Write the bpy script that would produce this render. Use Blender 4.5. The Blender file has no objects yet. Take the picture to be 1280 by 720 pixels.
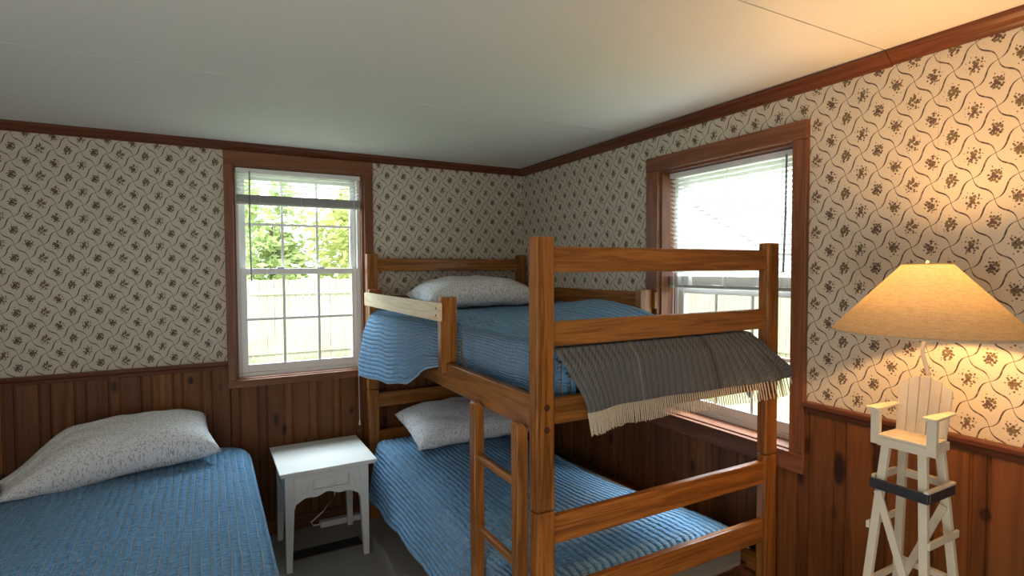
import bpy, bmesh, math, random
from mathutils import Vector, Matrix, Euler, noise
C = bpy.context.scene
COL = C.collection
PI = math.pi

# ------------------------------------------------------------------ camera, world, light, exposure
cam_d = bpy.data.cameras.new('camera'); cam = bpy.data.objects.new('camera', cam_d); COL.objects.link(cam)
yaw, pitch, roll = 0.5044, 0.0346, -0.0048
fw = Vector((math.sin(yaw) * math.cos(pitch), math.cos(yaw) * math.cos(pitch), -math.sin(pitch)))
rt = Vector((math.cos(yaw), -math.sin(yaw), 0)); up = rt.cross(fw)
r2 = rt * math.cos(roll) + up * math.sin(roll); u2 = -rt * math.sin(roll) + up * math.cos(roll)
m = Matrix((r2, u2, -fw)).transposed().to_4x4(); m.translation = (-1.9681, -3.4144, 1.5189)
cam.matrix_world = m
cam_d.sensor_width = 36; cam_d.lens = 36 * 688.8 / 1280; cam_d.clip_start = .02
C.camera = cam

W = bpy.data.worlds.new('sky'); C.world = W; W.use_nodes = True
bg = W.node_tree.nodes['Background']; bg.inputs['Color'].default_value = (.86, .93, 1.0, 1); bg.inputs['Strength'].default_value = 4.5
C.view_settings.view_transform = 'Standard'; C.view_settings.look = 'None'
C.view_settings.gamma = 1; C.view_settings.use_curve_mapping = False
C.view_settings.exposure = 0.2

def area(name, loc, target, sx, sy, power, col):
    d = bpy.data.lights.new(name, 'AREA'); d.shape = 'RECTANGLE'; d.size = sx; d.size_y = sy; d.energy = power; d.color = col
    o = bpy.data.objects.new(name, d); COL.objects.link(o); o.location = loc
    o.rotation_euler = (Vector(target) - Vector(loc)).to_track_quat('-Z', 'Y').to_euler(); return o
sd = bpy.data.lights.new('sun', 'SUN'); sd.energy = 3.6; sd.angle = .03; sd.color = (1, .96, .88)
so = bpy.data.objects.new('sun', sd); COL.objects.link(so); so.rotation_euler = Vector((.45, .75, -.9)).to_track_quat('-Z', 'Y').to_euler()
# open sky above the two windows, then unseen fill lamps added at the left and behind the camera
area('sky_over_back_window', (-1.55, 1.25, 3.35), (-1.15, -1.2, .5), 2.2, 1.2, 330, (.74, .87, 1.0))
area('sky_over_side_window', (1.45, -1.6, 3.0), (-.75, -1.6, .4), 2.4, 1.1, 430, (.85, .93, 1.0))
area('left_cool_fill', (-3.38, -2.9, 1.45), (0, -2.2, 1.2), 1.2, 1.2, 13, (.86, .93, 1.0))  # added cool fill from the left; that wall has no window
area('rear_fill', (-2.3, -4.3, 1.2), (-2.0, -1.6, 2.0), 1.8, 1.2, 12, (1, .95, .86))  # added fill behind the camera, brightens the room from the rear
area('low_ceiling_fill', (-2.5, -3.75, .25), (-2.2, -2.3, 2.2), 1.4, .8, 12, (1, .96, .86))  # added low fill aimed upward to brighten the ceiling

# ------------------------------------------------------------------ materials
def nd(nt, t, **kw):
    n = nt.nodes.new(t)
    for k, v in kw.items(): setattr(n, k, v)
    return n
def newmat(name, rough=.5, color=(.8, .8, .8), spec=.5):
    mt = bpy.data.materials.new(name); mt.use_nodes = True
    b = mt.node_tree.nodes['Principled BSDF']
    b.inputs['Roughness'].default_value = rough; b.inputs['Base Color'].default_value = (*color, 1)
    b.inputs['Specular IOR Level'].default_value = spec
    return mt, mt.node_tree, b
def val(nt, sock, v):
    if hasattr(v, 'is_output'): nt.links.new(v, sock)
    else: sock.default_value = v
def mth(nt, op, a, b=None, c=None, clamp=False):
    n = nd(nt, 'ShaderNodeMath', operation=op, use_clamp=clamp)
    val(nt, n.inputs[0], a)
    if b is not None: val(nt, n.inputs[1], b)
    if c is not None: val(nt, n.inputs[2], c)
    return n.outputs[0]
def mixc(nt, f, a, b, mode='MIX'):
    n = nd(nt, 'ShaderNodeMix', data_type='RGBA', blend_type=mode)
    val(nt, n.inputs[0], f)
    for s, v in ((n.inputs[6], a), (n.inputs[7], b)):
        if hasattr(v, 'is_output'): nt.links.new(v, s)
        else: s.default_value = (*v, 1)
    return n.outputs[2]
def ramp(nt, f, stops):
    n = nd(nt, 'ShaderNodeValToRGB'); val(nt, n.inputs[0], f)
    e = n.color_ramp.elements
    while len(e) < len(stops): e.new(.5)
    for k, (p, c) in enumerate(stops): e[k].position = p; e[k].color = (*c, 1)
    return n.outputs[0]
def coords(nt, kind='Object', scale=(1, 1, 1), loc=(0, 0, 0)):
    t = nd(nt, 'ShaderNodeTexCoord'); mp = nd(nt, 'ShaderNodeMapping')
    mp.inputs['Scale'].default_value = scale; mp.inputs['Location'].default_value = loc
    nt.links.new(t.outputs[kind], mp.inputs['Vector']); return mp.outputs[0]
def noi(nt, vec, scale=5, detail=3, rough=.5, dist=0):
    n = nd(nt, 'ShaderNodeTexNoise'); n.inputs['Scale'].default_value = scale; n.inputs['Detail'].default_value = detail
    n.inputs['Roughness'].default_value = rough; n.inputs['Distortion'].default_value = dist
    nt.links.new(vec, n.inputs['Vector']); return n.outputs['Fac']
def bump(nt, b, h, strength=.3, dist=.01):
    n = nd(nt, 'ShaderNodeBump'); n.inputs['Strength'].default_value = strength; n.inputs['Distance'].default_value = dist
    nt.links.new(h, n.inputs['Height']); nt.links.new(n.outputs[0], b.inputs['Normal'])

def wood(name, axis, dark, mid, light, rough=.35, fine=1.0, pores=.35):
    mt, nt, b = newmat(name, rough, spec=.35)
    s = [26, 26, 26]; s[axis] = 1.4
    v = coords(nt, 'Object', s)
    n1 = noi(nt, v, 1.0, 4, .55, 1.2)
    w = mth(nt, 'PINGPONG', mth(nt, 'MULTIPLY', n1, 7 * fine), 1.0)       # growth-ring bands
    s2 = [260, 260, 260]; s2[axis] = 7
    n2 = noi(nt, coords(nt, 'Object', s2), 1.0, 2, .5)
    s3 = [3, 3, 3]; s3[axis] = .8
    n3 = noi(nt, coords(nt, 'Object', s3), 1.0, 2, .5)
    c = ramp(nt, mth(nt, 'MULTIPLY_ADD', n3, .5, mth(nt, 'MULTIPLY', w, .5)), [(.15, dark), (.5, mid), (.9, light)])
    c = mixc(nt, mth(nt, 'MULTIPLY', mth(nt, 'LESS_THAN', n2, .42), pores), c, dark)
    nt.links.new(c, b.inputs['Base Color']); bump(nt, b, n2, .08, .002)
    return mt
OAK = dict(dark=(.12, .042, .008), mid=(.27, .101, .021), light=(.37, .15, .037))
oak = [wood('oak_' + 'xyz'[a], a, rough=.3, **OAK) for a in range(3)]
TR = dict(dark=(.12, .042, .018), mid=(.19, .07, .032), light=(.24, .095, .046))
trimw = [wood('trim_wood_' + 'xyz'[a], a, rough=.38, pores=.15, **TR) for a in range(3)]
CR = dict(dark=(.08, .024, .01), mid=(.125, .039, .016), light=(.16, .053, .023))
crownw = [wood('crown_wood_' + 'xyz'[a], a, rough=.38, pores=.2, **CR) for a in range(3)]
lit_oakw = [wood('window_lit_oak_' + 'xyz'[a], a, (.55, .41, .24), (.68, .53, .33), (.75, .62, .42), .4) for a in range(3)]  # guard board wood, paled in its colour to stand for window light

def knotty(name, ax, x0, period, strip, knots):
    """pine boards: tint per board, grain, small random knots and the big ones where they sit"""
    mt, nt, b = newmat(name, .5, spec=.28)
    t = nd(nt, 'ShaderNodeTexCoord'); sp = nd(nt, 'ShaderNodeSeparateXYZ'); nt.links.new(t.outputs['Object'], sp.inputs[0])
    p, z = sp.outputs[ax], sp.outputs[2]
    q = mth(nt, 'DIVIDE', mth(nt, 'SUBTRACT', p, x0), period)
    bi = mth(nt, 'FLOOR', q)
    fr = mth(nt, 'FRACT', q)
    st = mth(nt, 'LESS_THAN', fr, strip / period)
    wn = nd(nt, 'ShaderNodeTexWhiteNoise', noise_dimensions='1D'); nt.links.new(mth(nt, 'ADD', bi, mth(nt, 'MULTIPLY', st, .37)), wn.inputs['W'])
    cx = nd(nt, 'ShaderNodeCombineXYZ')
    nt.links.new(mth(nt, 'MULTIPLY', p, 30), cx.inputs[0]); nt.links.new(mth(nt, 'MULTIPLY', z, 1.8), cx.inputs[1]); nt.links.new(mth(nt, 'MULTIPLY', bi, 7.3), cx.inputs[2])
    g = noi(nt, cx.outputs[0], 1.0, 4, .55, .8)
    c = ramp(nt, g, [(.3, (.10, .031, .008)), (.55, (.185, .066, .017)), (.8, (.25, .098, .027))])
    c = mixc(nt, mth(nt, 'MULTIPLY', wn.outputs[0], .5), c, (.06, .019, .007))
    ck = nd(nt, 'ShaderNodeCombineXYZ')
    nt.links.new(mth(nt, 'MULTIPLY', p, 9), ck.inputs[0]); nt.links.new(mth(nt, 'MULTIPLY', z, 4.2), ck.inputs[1])
    vo = nd(nt, 'ShaderNodeTexVoronoi'); vo.inputs['Scale'].default_value = 1.0; nt.links.new(ck.outputs[0], vo.inputs['Vector'])
    k = mth(nt, 'SUBTRACT', 1, mth(nt, 'MULTIPLY', vo.outputs['Distance'], 5.5), clamp=True)
    sc = nd(nt, 'ShaderNodeSeparateColor'); nt.links.new(vo.outputs['Color'], sc.inputs[0])
    k = mth(nt, 'MULTIPLY', mth(nt, 'MULTIPLY', k, mth(nt, 'GREATER_THAN', sc.outputs[0], .45)), 1.6, clamp=True)
    for (kp, kz, rp, rz) in knots:
        d = mth(nt, 'ADD', mth(nt, 'POWER', mth(nt, 'ABSOLUTE', mth(nt, 'DIVIDE', mth(nt, 'SUBTRACT', p, kp), rp)), 2), mth(nt, 'POWER', mth(nt, 'ABSOLUTE', mth(nt, 'DIVIDE', mth(nt, 'SUBTRACT', z, kz), rz)), 2))
        k = mth(nt, 'MAXIMUM', k, mth(nt, 'SUBTRACT', 1.6, mth(nt, 'MULTIPLY', d, 1.0), clamp=True))
    k = mth(nt, 'MULTIPLY', k, mth(nt, 'MULTIPLY_ADD', g, 1.4, .2), clamp=True)
    c = mixc(nt, k, c, (.022, .008, .004))
    nt.links.new(c, b.inputs['Base Color'])
    return mt
BACK_X0, BACK_P, BACK_S = -2.825, .1365, .044
RIGHT_X0, RIGHT_P, RIGHT_S = -2.298, .1355, .042
pine_back = knotty('knotty_pine_back', 0, BACK_X0, BACK_P, BACK_S, [(-1.64, .66, .012, .035), (-1.215, .66, .014, .02), (-2.06, .93, .012, .02)])
pine_right = knotty('knotty_pine_right', 1, RIGHT_X0, RIGHT_P, RIGHT_S, [(-2.277, .80, .02, .055), (-2.405, .86, .018, .06), (-2.70, .80, .014, .018), (-2.155, .85, .01, .03)])

def wallpaper(name, ax, u0, z0, off):
    a, bq = .0527, .131
    mt, nt, b = newmat(name, .75, spec=.25)
    t = nd(nt, 'ShaderNodeTexCoord'); sp = nd(nt, 'ShaderNodeSeparateXYZ'); nt.links.new(t.outputs['Object'], sp.inputs[0])
    p = mth(nt, 'SUBTRACT', sp.outputs[ax], u0)
    if ax == 1: p = mth(nt, 'MULTIPLY', p, -1)
    z = mth(nt, 'SUBTRACT', sp.outputs[2], z0)
    px, pz = mth(nt, 'DIVIDE', p, 2 * a), mth(nt, 'DIVIDE', z, bq)
    u, v = mth(nt, 'ADD', px, pz), mth(nt, 'SUBTRACT', px, pz)
    A, B = .075, .075
    uu = mth(nt, 'SUBTRACT', u, mth(nt, 'MULTIPLY', mth(nt, 'SINE', mth(nt, 'MULTIPLY', v, 2 * PI)), A))
    vv = mth(nt, 'ADD', v, mth(nt, 'MULTIPLY', mth(nt, 'SINE', mth(nt, 'MULTIPLY', u, 2 * PI)), B))
    du = mth(nt, 'ABSOLUTE', mth(nt, 'SUBTRACT', mth(nt, 'FRACT', uu), .5))
    dv = mth(nt, 'ABSOLUTE', mth(nt, 'SUBTRACT', mth(nt, 'FRACT', vv), .5))
    # ribbons swell between the crossings and carry dark dashes
    wu = mth(nt, 'MULTIPLY_ADD', mth(nt, 'COSINE', mth(nt, 'MULTIPLY', v, 2 * PI)), .009, .019)
    wv = mth(nt, 'MULTIPLY_ADD', mth(nt, 'COSINE', mth(nt, 'MULTIPLY', u, 2 * PI)), .011, .021)
    lu = mth(nt, 'LESS_THAN', du, wu); lv = mth(nt, 'LESS_THAN', dv, wv)
    line = mth(nt, 'MAXIMUM', lu, lv)
    dash = noi(nt, coords(nt, 'Object', (90, 90, 90)), 1.0, 1)
    linec = mixc(nt, mth(nt, 'GREATER_THAN', dash, .55), (.045, .028, .02), (.16, .115, .075))
    ru, rv = mth(nt, 'ROUND', u), mth(nt, 'ROUND', v)
    eu, ev = mth(nt, 'SUBTRACT', u, ru), mth(nt, 'SUBTRACT', v, rv)
    lx = mth(nt, 'MULTIPLY', mth(nt, 'ADD', eu, ev), a); lz = mth(nt, 'MULTIPLY', mth(nt, 'SUBTRACT', eu, ev), bq / 2)
    col = mth(nt, 'MODULO', mth(nt, 'ADD', mth(nt, 'ADD', ru, rv), 600 + off), 6)
    cx = nd(nt, 'ShaderNodeCombineXYZ'); nt.links.new(lx, cx.inputs[0]); nt.links.new(lz, cx.inputs[1]); nt.links.new(mth(nt, 'MULTIPLY', col, .173), cx.inputs[2])
    vo = nd(nt, 'ShaderNodeTexVoronoi'); vo.inputs['Scale'].default_value = 125; vo.inputs['Randomness'].default_value = .95; nt.links.new(cx.outputs[0], vo.inputs['Vector'])
    r = mth(nt, 'SQRT', mth(nt, 'ADD', mth(nt, 'POWER', mth(nt, 'ABSOLUTE', mth(nt, 'DIVIDE', lx, .0285)), 2), mth(nt, 'POWER', mth(nt, 'ABSOLUTE', mth(nt, 'DIVIDE', mth(nt, 'ADD', lz, -.001), .037)), 2)))
    thr = mth(nt, 'MULTIPLY', mth(nt, 'POWER', mth(nt, 'SUBTRACT', 1.0, r, clamp=True), .8), .84)
    nj = noi(nt, coords(nt, 'Object', (420, 420, 420)), 1.0, 1)
    blob = mth(nt, 'LESS_THAN', mth(nt, 'ADD', vo.outputs['Distance'], mth(nt, 'MULTIPLY', mth(nt, 'SUBTRACT', nj, .5), .35)), thr)
    sc = nd(nt, 'ShaderNodeSeparateColor'); nt.links.new(vo.outputs['Color'], sc.inputs[0])
    wn = nd(nt, 'ShaderNodeTexWhiteNoise', noise_dimensions='1D'); nt.links.new(mth(nt, 'MULTIPLY', col, 3.7), wn.inputs['W'])
    hue = mixc(nt, wn.outputs[0], (.045, .026, .03), (.13, .06, .05))
    fc = mixc(nt, mth(nt, 'GREATER_THAN', mth(nt, 'ADD', sc.outputs[0], mth(nt, 'MULTIPLY', r, .35)), .62), hue, (.13, .105, .05))
    paper = mixc(nt, noi(nt, coords(nt, 'Object', (6, 6, 6)), 1.0, 2), (.55, .49, .39), (.59, .53, .425))
    seam = mth(nt, 'LESS_THAN', mth(nt, 'ABSOLUTE', mth(nt, 'SUBTRACT', mth(nt, 'FRACT', mth(nt, 'DIVIDE', mth(nt, 'ADD', p, .09), .527)), .5)), .0022)
    c = mixc(nt, mth(nt, 'MULTIPLY', seam, .35), paper, (.32, .25, .15))
    c = mixc(nt, mth(nt, 'MULTIPLY', blob, .95), c, fc)
    c = mixc(nt, mth(nt, 'MULTIPLY', line, .95), c, linec)
    nt.links.new(c, b.inputs['Base Color'])
    return mt
paper_back = wallpaper('wallpaper_back', 0, -2.606, 1.909, 0)
paper_right = wallpaper('wallpaper_right', 1, -2.382, 1.908, 3)

def plain(name, color, rough=.5, spec=.5, var=.06, scale=30, bmp=0):
    mt, nt, b = newmat(name, rough, spec=spec)
    n = noi(nt, coords(nt, 'Object'), scale, 3)
    nt.links.new(mixc(nt, n, tuple(x * (1 - var) for x in color), tuple(min(1, x * (1 + var)) for x in color)), b.inputs['Base Color'])
    if bmp: bump(nt, b, n, bmp, .004)
    return mt
ceil_m = plain('ceiling_paint', (.66, .655, .61), .8, .2, .03, 60, .05)
white_paint = plain('white_paint', (.70, .69, .65), .35, .5, .03)
vinyl = plain('white_vinyl', (.80, .80, .78), .35, .5, .02)
slat_m = plain('blind_white', (.78, .78, .76), .4, .5, .02)
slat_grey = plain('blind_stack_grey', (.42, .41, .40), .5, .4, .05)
cord_m = plain('cord_white', (.75, .73, .68), .6)
wand_m = plain('wand_smoke', (.25, .23, .27), .2, .6)
chair_white = plain('lamp_white_paint', (.70, .63, .50), .5, .4, .08, 40, .06)
lamp_black = plain('worn_black_paint', (.03, .03, .035), .4, .5, .6, 60)
metal = plain('dark_bolt', (.06, .02, .01), .4)
register_m = plain('brown_metal', (.028, .022, .018), .5, .4)
ticking = plain('mattress_ticking', (.23, .205, .17), .9, .1, .2, 120, .2)
brass = plain('brass', (.55, .40, .18), .3)

mt, nt, b = newmat('carpet', .95, spec=.1); carpet = mt
n1 = noi(nt, coords(nt, 'Object'), 260, 2); n2 = noi(nt, coords(nt, 'Object'), 9, 3)
nt.links.new(mixc(nt, mth(nt, 'MULTIPLY_ADD', n1, .7, mth(nt, 'MULTIPLY', n2, .3)), (.24, .215, .185), (.48, .44, .39)), b.inputs['Base Color']); bump(nt, b, n1, .5, .006)

def quilt_mat(name, base, stitch, pitch=.031):
    mt, nt, b = newmat(name, .8, spec=.15)
    b.inputs['Sheen Weight'].default_value = .35; b.inputs['Sheen Roughness'].default_value = .4
    t = nd(nt, 'ShaderNodeTexCoord'); sp = nd(nt, 'ShaderNodeSeparateXYZ'); nt.links.new(t.outputs['UV'], sp.inputs[0])
    u, v = sp.outputs[0], sp.outputs[1]
    cw = nd(nt, 'ShaderNodeCombineXYZ'); nt.links.new(mth(nt, 'MULTIPLY', u, 3), cw.inputs[0]); nt.links.new(mth(nt, 'MULTIPLY', v, 3), cw.inputs[1])
    wob = noi(nt, cw.outputs[0], 2.0, 2)
    uq = mth(nt, 'ADD', mth(nt, 'DIVIDE', u, pitch), mth(nt, 'MULTIPLY', wob, .5))
    d = mth(nt, 'ABSOLUTE', mth(nt, 'SUBTRACT', mth(nt, 'FRACT', uq), .5))     # 0 at the stitched line
    row = mth(nt, 'FLOOR', mth(nt, 'ADD', uq, .5))
    cp = nd(nt, 'ShaderNodeCombineXYZ')
    nt.links.new(mth(nt, 'MULTIPLY', u, 22), cp.inputs[0]); nt.links.new(mth(nt, 'MULTIPLY', v, 66), cp.inputs[1]); nt.links.new(mth(nt, 'MULTIPLY', row, 1.7), cp.inputs[2])
    pk = noi(nt, cp.outputs[0], 1.0, 3, .6)                                     # puckers across each channel
    cf = nd(nt, 'ShaderNodeCombineXYZ'); nt.links.new(mth(nt, 'MULTIPLY', u, 9), cf.inputs[0]); nt.links.new(mth(nt, 'MULTIPLY', v, 14), cf.inputs[1])
    big = noi(nt, cf.outputs[0], 1.0, 4, .6)
    ch = mth(nt, 'POWER', mth(nt, 'MULTIPLY', d, 2, clamp=True), .45)
    h = mth(nt, 'ADD', mth(nt, 'MULTIPLY', ch, .28), mth(nt, 'ADD', mth(nt, 'MULTIPLY', mth(nt, 'MULTIPLY', pk, 1.7), mth(nt, 'MULTIPLY_ADD', ch, .6, .4)), mth(nt, 'MULTIPLY', big, .5)))
    bump(nt, b, h, 1.0, .038)
    st = mth(nt, 'MULTIPLY', mth(nt, 'LESS_THAN', d, .06), .8)
    weave = noi(nt, coords(nt, 'UV', (900, 900, 1)), 1.0, 1)
    c = mixc(nt, mth(nt, 'MULTIPLY_ADD', weave, .5, mth(nt, 'MULTIPLY', big, .5)), tuple(x * .78 for x in base), tuple(x * 1.2 for x in base))
    c = mixc(nt, st, c, stitch)
    nt.links.new(c, b.inputs['Base Color'])
    return mt
quilt_blue = quilt_mat('quilt_blue', (.14, .39, .70), (.5, .74, .92))
quilt_hem = plain('quilt_hem', (.30, .45, .58), .85, .1, .1, 200)

mt, nt, b = newmat('pillow_floral', .85, spec=.15); pillow_m = mt
vo = nd(nt, 'ShaderNodeTexVoronoi'); vo.inputs['Scale'].default_value = 1; nt.links.new(coords(nt, 'UV', (120, 120, 1)), vo.inputs['Vector'])
vs = nd(nt, 'ShaderNodeTexVoronoi'); vs.inputs['Scale'].default_value = 1; nt.links.new(coords(nt, 'UV', (230, 230, 1)), vs.inputs['Vector'])
sp_ = mth(nt, 'LESS_THAN', vo.outputs['Distance'], .34); sq_ = mth(nt, 'LESS_THAN', vs.outputs['Distance'], .33)
fl = mixc(nt, mth(nt, 'MULTIPLY', sp_, .7), (.76, .77, .79), (.34, .32, .32)); fl = mixc(nt, mth(nt, 'MULTIPLY', sq_, .55), fl, (.34, .31, .28))
nt.links.new(fl, b.inputs['Base Color']); bump(nt, b, noi(nt, coords(nt, 'UV', (14, 14, 1)), 1.0, 4), .35, .012)

mt, nt, b = newmat('throw_grey', .95, spec=.1); throw_m = mt
t = nd(nt, 'ShaderNodeTexCoord'); sp = nd(nt, 'ShaderNodeSeparateXYZ'); nt.links.new(t.outputs['UV'], sp.inputs[0]); u, v = sp.outputs[0], sp.outputs[1]
rib = mth(nt, 'ABSOLUTE', mth(nt, 'SINE', mth(nt, 'MULTIPLY', u, PI / .03)))
tw = mth(nt, 'ABSOLUTE', mth(nt, 'SINE', mth(nt, 'ADD', mth(nt, 'MULTIPLY', v, PI / .022), mth(nt, 'MULTIPLY', u, 2 * PI / .03))))
bump(nt, b, mth(nt, 'ADD', rib, mth(nt, 'MULTIPLY', tw, .5)), .8, .006)
wv = noi(nt, coords(nt, 'UV', (500, 500, 1)), 1.0, 2)
c = mixc(nt, wv, (.085, .088, .096), (.175, .175, .18))
l1 = mth(nt, 'LESS_THAN', mth(nt, 'ABSOLUTE', mth(nt, 'SUBTRACT', u, .33)), .006); l2 = mth(nt, 'LESS_THAN', mth(nt, 'ABSOLUTE', mth(nt, 'SUBTRACT', u, .70)), .007)
c = mixc(nt, mth(nt, 'MULTIPLY', l1, .4), c, (.3, .29, .27)); c = mixc(nt, mth(nt, 'MULTIPLY', l2, .6), c, (.03, .03, .032))
nt.links.new(c, b.inputs['Base Color'])
fringe_m = plain('fringe_tan', (.50, .43, .33), .9, .1, .2, 90)

# shade: linen that lets light through
mt = bpy.data.materials.new('linen_shade'); mt.use_nodes = True; nt = mt.node_tree; nt.nodes.clear(); shade_m = mt
out = nd(nt, 'ShaderNodeOutputMaterial'); df = nd(nt, 'ShaderNodeBsdfDiffuse'); tl = nd(nt, 'ShaderNodeBsdfTranslucent'); mx = nd(nt, 'ShaderNodeMixShader')
wz = noi(nt, coords(nt, 'Object', (45, 45, 300)), 1.0, 3, .6); wy = noi(nt, coords(nt, 'Object', (260, 260, 20)), 1.0, 2)
lc = mixc(nt, mth(nt, 'MULTIPLY_ADD', wz, .6, mth(nt, 'MULTIPLY', wy, .4)), (.24, .195, .13), (.66, .60, .47))
nt.links.new(lc, df.inputs[0]); nt.links.new(lc, tl.inputs[0]); mx.inputs[0].default_value = .5
nt.links.new(df.outputs[0], mx.inputs[1]); nt.links.new(tl.outputs[0], mx.inputs[2]); nt.links.new(mx.outputs[0], out.inputs[0])
mt = bpy.data.materials.new('bulb_glow'); mt.use_nodes = True; bulb_m = mt
b = mt.node_tree.nodes['Principled BSDF']; b.inputs['Emission Color'].default_value = (1, .72, .38, 1); b.inputs['Emission Strength'].default_value = 12

mt = bpy.data.materials.new('window_glass'); mt.use_nodes = True; nt = mt.node_tree; nt.nodes.clear(); glass_m = mt
out = nd(nt, 'ShaderNodeOutputMaterial'); tr = nd(nt, 'ShaderNodeBsdfTransparent'); gl = nd(nt, 'ShaderNodeBsdfGlossy'); mx = nd(nt, 'ShaderNodeMixShader')
tr.inputs[0].default_value = (.95, .97, .96, 1); gl.inputs['Roughness'].default_value = .02; mx.inputs[0].default_value = .05
nt.links.new(tr.outputs[0], mx.inputs[1]); nt.links.new(gl.outputs[0], mx.inputs[2]); nt.links.new(mx.outputs[0], out.inputs[0])

grass_m = plain('lawn_soil', (.34, .40, .20), .9, .1, .4, 3)
blade_m = plain('grass_blades', (.22, .34, .07), .8, .2, .3, 20)
fence_m = wood('fence_wood', 2, (.30, .265, .205), (.42, .385, .31), (.48, .45, .37), .8)
bark_m = plain('bark', (.10, .07, .05), .9, .1, .4, 20)
def leafmat(name, c):
    mt, nt, b = newmat(name, .6, spec=.3)
    n = noi(nt, coords(nt, 'Object'), 1.6, 3)
    lc = mixc(nt, n, tuple(x * .6 for x in c), tuple(x * 1.4 for x in c)); nt.links.new(lc, b.inputs['Base Color'])
    tl = nd(nt, 'ShaderNodeBsdfTranslucent'); nt.links.new(lc, tl.inputs[0]); mx = nd(nt, 'ShaderNodeMixShader'); mx.inputs[0].default_value = .35
    o = [x for x in nt.nodes if x.type == 'OUTPUT_MATERIAL'][0]
    nt.links.new(b.outputs[0], mx.inputs[1]); nt.links.new(tl.outputs[0], mx.inputs[2]); nt.links.new(mx.outputs[0], o.inputs[0]); return mt
leaf_y = leafmat('leaf_bright', (.56, .60, .24)); leaf_g = leafmat('leaf_green', (.46, .55, .24))
siding_m = plain('white_siding', (.66, .66, .66), .6, .3, .03, 4)
roof_m = plain('grey_shingle', (.22, .22, .24), .9, .1, .25, 8)
dark_glass = plain('dark_pane', (.05, .06, .08), .1, .6)

# ------------------------------------------------------------------ helpers
def link(name, me, mats, parent=None, origin=None):
    o = bpy.data.objects.new(name, me); COL.objects.link(o)
    for k in (mats if isinstance(mats, (list, tuple)) else [mats]): me.materials.append(k)
    if parent is not None:
        root = parent
        while root.parent: root = root.parent
        me.transform(Matrix.Translation(-root.location)); o.parent = parent
    elif origin is not None:
        me.transform(Matrix.Translation(-Vector(origin))); o.location = origin
    return o
def obj(name, bm, mats, parent=None, origin=None, smooth=None, bevel=0, seg=2):
    me = bpy.data.meshes.new(name); bmesh.ops.recalc_face_normals(bm, faces=bm.faces); bm.to_mesh(me); bm.free()
    if smooth is not None:
        for p in me.polygons: p.use_smooth = True
        if smooth: me.set_sharp_from_angle(angle=smooth)
    o = link(name, me, mats, parent, origin)
    if bevel:
        md = o.modifiers.new('bevel', 'BEVEL'); md.width = bevel; md.segments = seg; md.limit_method = 'ANGLE'; md.angle_limit = .6
    return o
def tag(o, label, cat, group=None, kind=None):
    o['label'] = label; o['category'] = cat
    if group: o['group'] = group
    if kind: o['kind'] = kind
    return o
def thing(name, loc, label, cat, group=None):
    o = bpy.data.objects.new(name, None); COL.objects.link(o); o.location = loc; o.empty_display_size = .05
    return tag(o, label, cat, group)
def struct(o): o['kind'] = 'structure'; return o
def box(bm, x0, y0, z0, x1, y1, z1, mi=0):
    x0, x1 = min(x0, x1), max(x0, x1); y0, y1 = min(y0, y1), max(y0, y1); z0, z1 = min(z0, z1), max(z0, z1)
    v = [bm.verts.new(p) for p in ((x0, y0, z0), (x1, y0, z0), (x1, y1, z0), (x0, y1, z0), (x0, y0, z1), (x1, y0, z1), (x1, y1, z1), (x0, y1, z1))]
    for f in ((3, 2, 1, 0), (4, 5, 6, 7), (0, 1, 5, 4), (1, 2, 6, 5), (2, 3, 7, 6), (3, 0, 4, 7)):
        bm.faces.new([v[i] for i in f]).material_index = mi
    return v
def B(*a):
    bm = bmesh.new(); box(bm, *a); return bm
def boxes(*ls):
    bm = bmesh.new()
    for a in ls: box(bm, *a)
    return bm
def hexa(bm, lo, hi):
    """prism between two quads of points"""
    v = [bm.verts.new(p) for p in list(lo) + list(hi)]
    for f in ((3, 2, 1, 0), (4, 5, 6, 7), (0, 1, 5, 4), (1, 2, 6, 5), (2, 3, 7, 6), (3, 0, 4, 7)): bm.faces.new([v[i] for i in f])
def bar(bm, p, q, w, t, side=(0, 1, 0)):
    """square bar from p to q; w along side, t across"""
    p, q = Vector(p), Vector(q); d = (q - p).normalized(); s = Vector(side); s = (s - d * s.dot(d)).normalized(); n = d.cross(s)
    quad = lambda c: [c - s * w / 2 - n * t / 2, c + s * w / 2 - n * t / 2, c + s * w / 2 + n * t / 2, c - s * w / 2 + n * t / 2]
    hexa(bm, quad(p), quad(q))
def tube(bm, pts, r, n=10, cap=True):
    rings = []
    pts = [Vector(p) for p in pts]
    for i, p in enumerate(pts):
        d = (pts[min(i + 1, len(pts) - 1)] - pts[max(i - 1, 0)]).normalized()
        a = Vector((0, 0, 1)) if abs(d.z) < .9 else Vector((1, 0, 0)); s = d.cross(a).normalized(); t = d.cross(s)
        rr = r[i] if isinstance(r, (list, tuple)) else r
        rings.append([bm.verts.new(p + s * rr * math.cos(k * 2 * PI / n) + t * rr * math.sin(k * 2 * PI / n)) for k in range(n)])
    for a, b_ in zip(rings, rings[1:]):
        for k in range(n): bm.faces.new((a[k], a[(k + 1) % n], b_[(k + 1) % n], b_[k]))
    if cap:
        bm.faces.new(rings[0]); bm.faces.new(rings[-1])
def T(pts, r, n=10):
    bm = bmesh.new(); tube(bm, pts, r, n); return bm
def lathe(bm, c, prof, n=32, closed=False):
    rings = [[bm.verts.new((c[0] + r * math.cos(k * 2 * PI / n), c[1] + r * math.sin(k * 2 * PI / n), c[2] + z)) for k in range(n)] for r, z in prof]
    pr = list(zip(rings, rings[1:])) + ([(rings[-1], rings[0])] if closed else [])
    for a, b_ in pr:
        for k in range(n): bm.faces.new((a[k], a[(k + 1) % n], b_[(k + 1) % n], b_[k]))
    if not closed: bm.faces.new(rings[0]); bm.faces.new(rings[-1])
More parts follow.
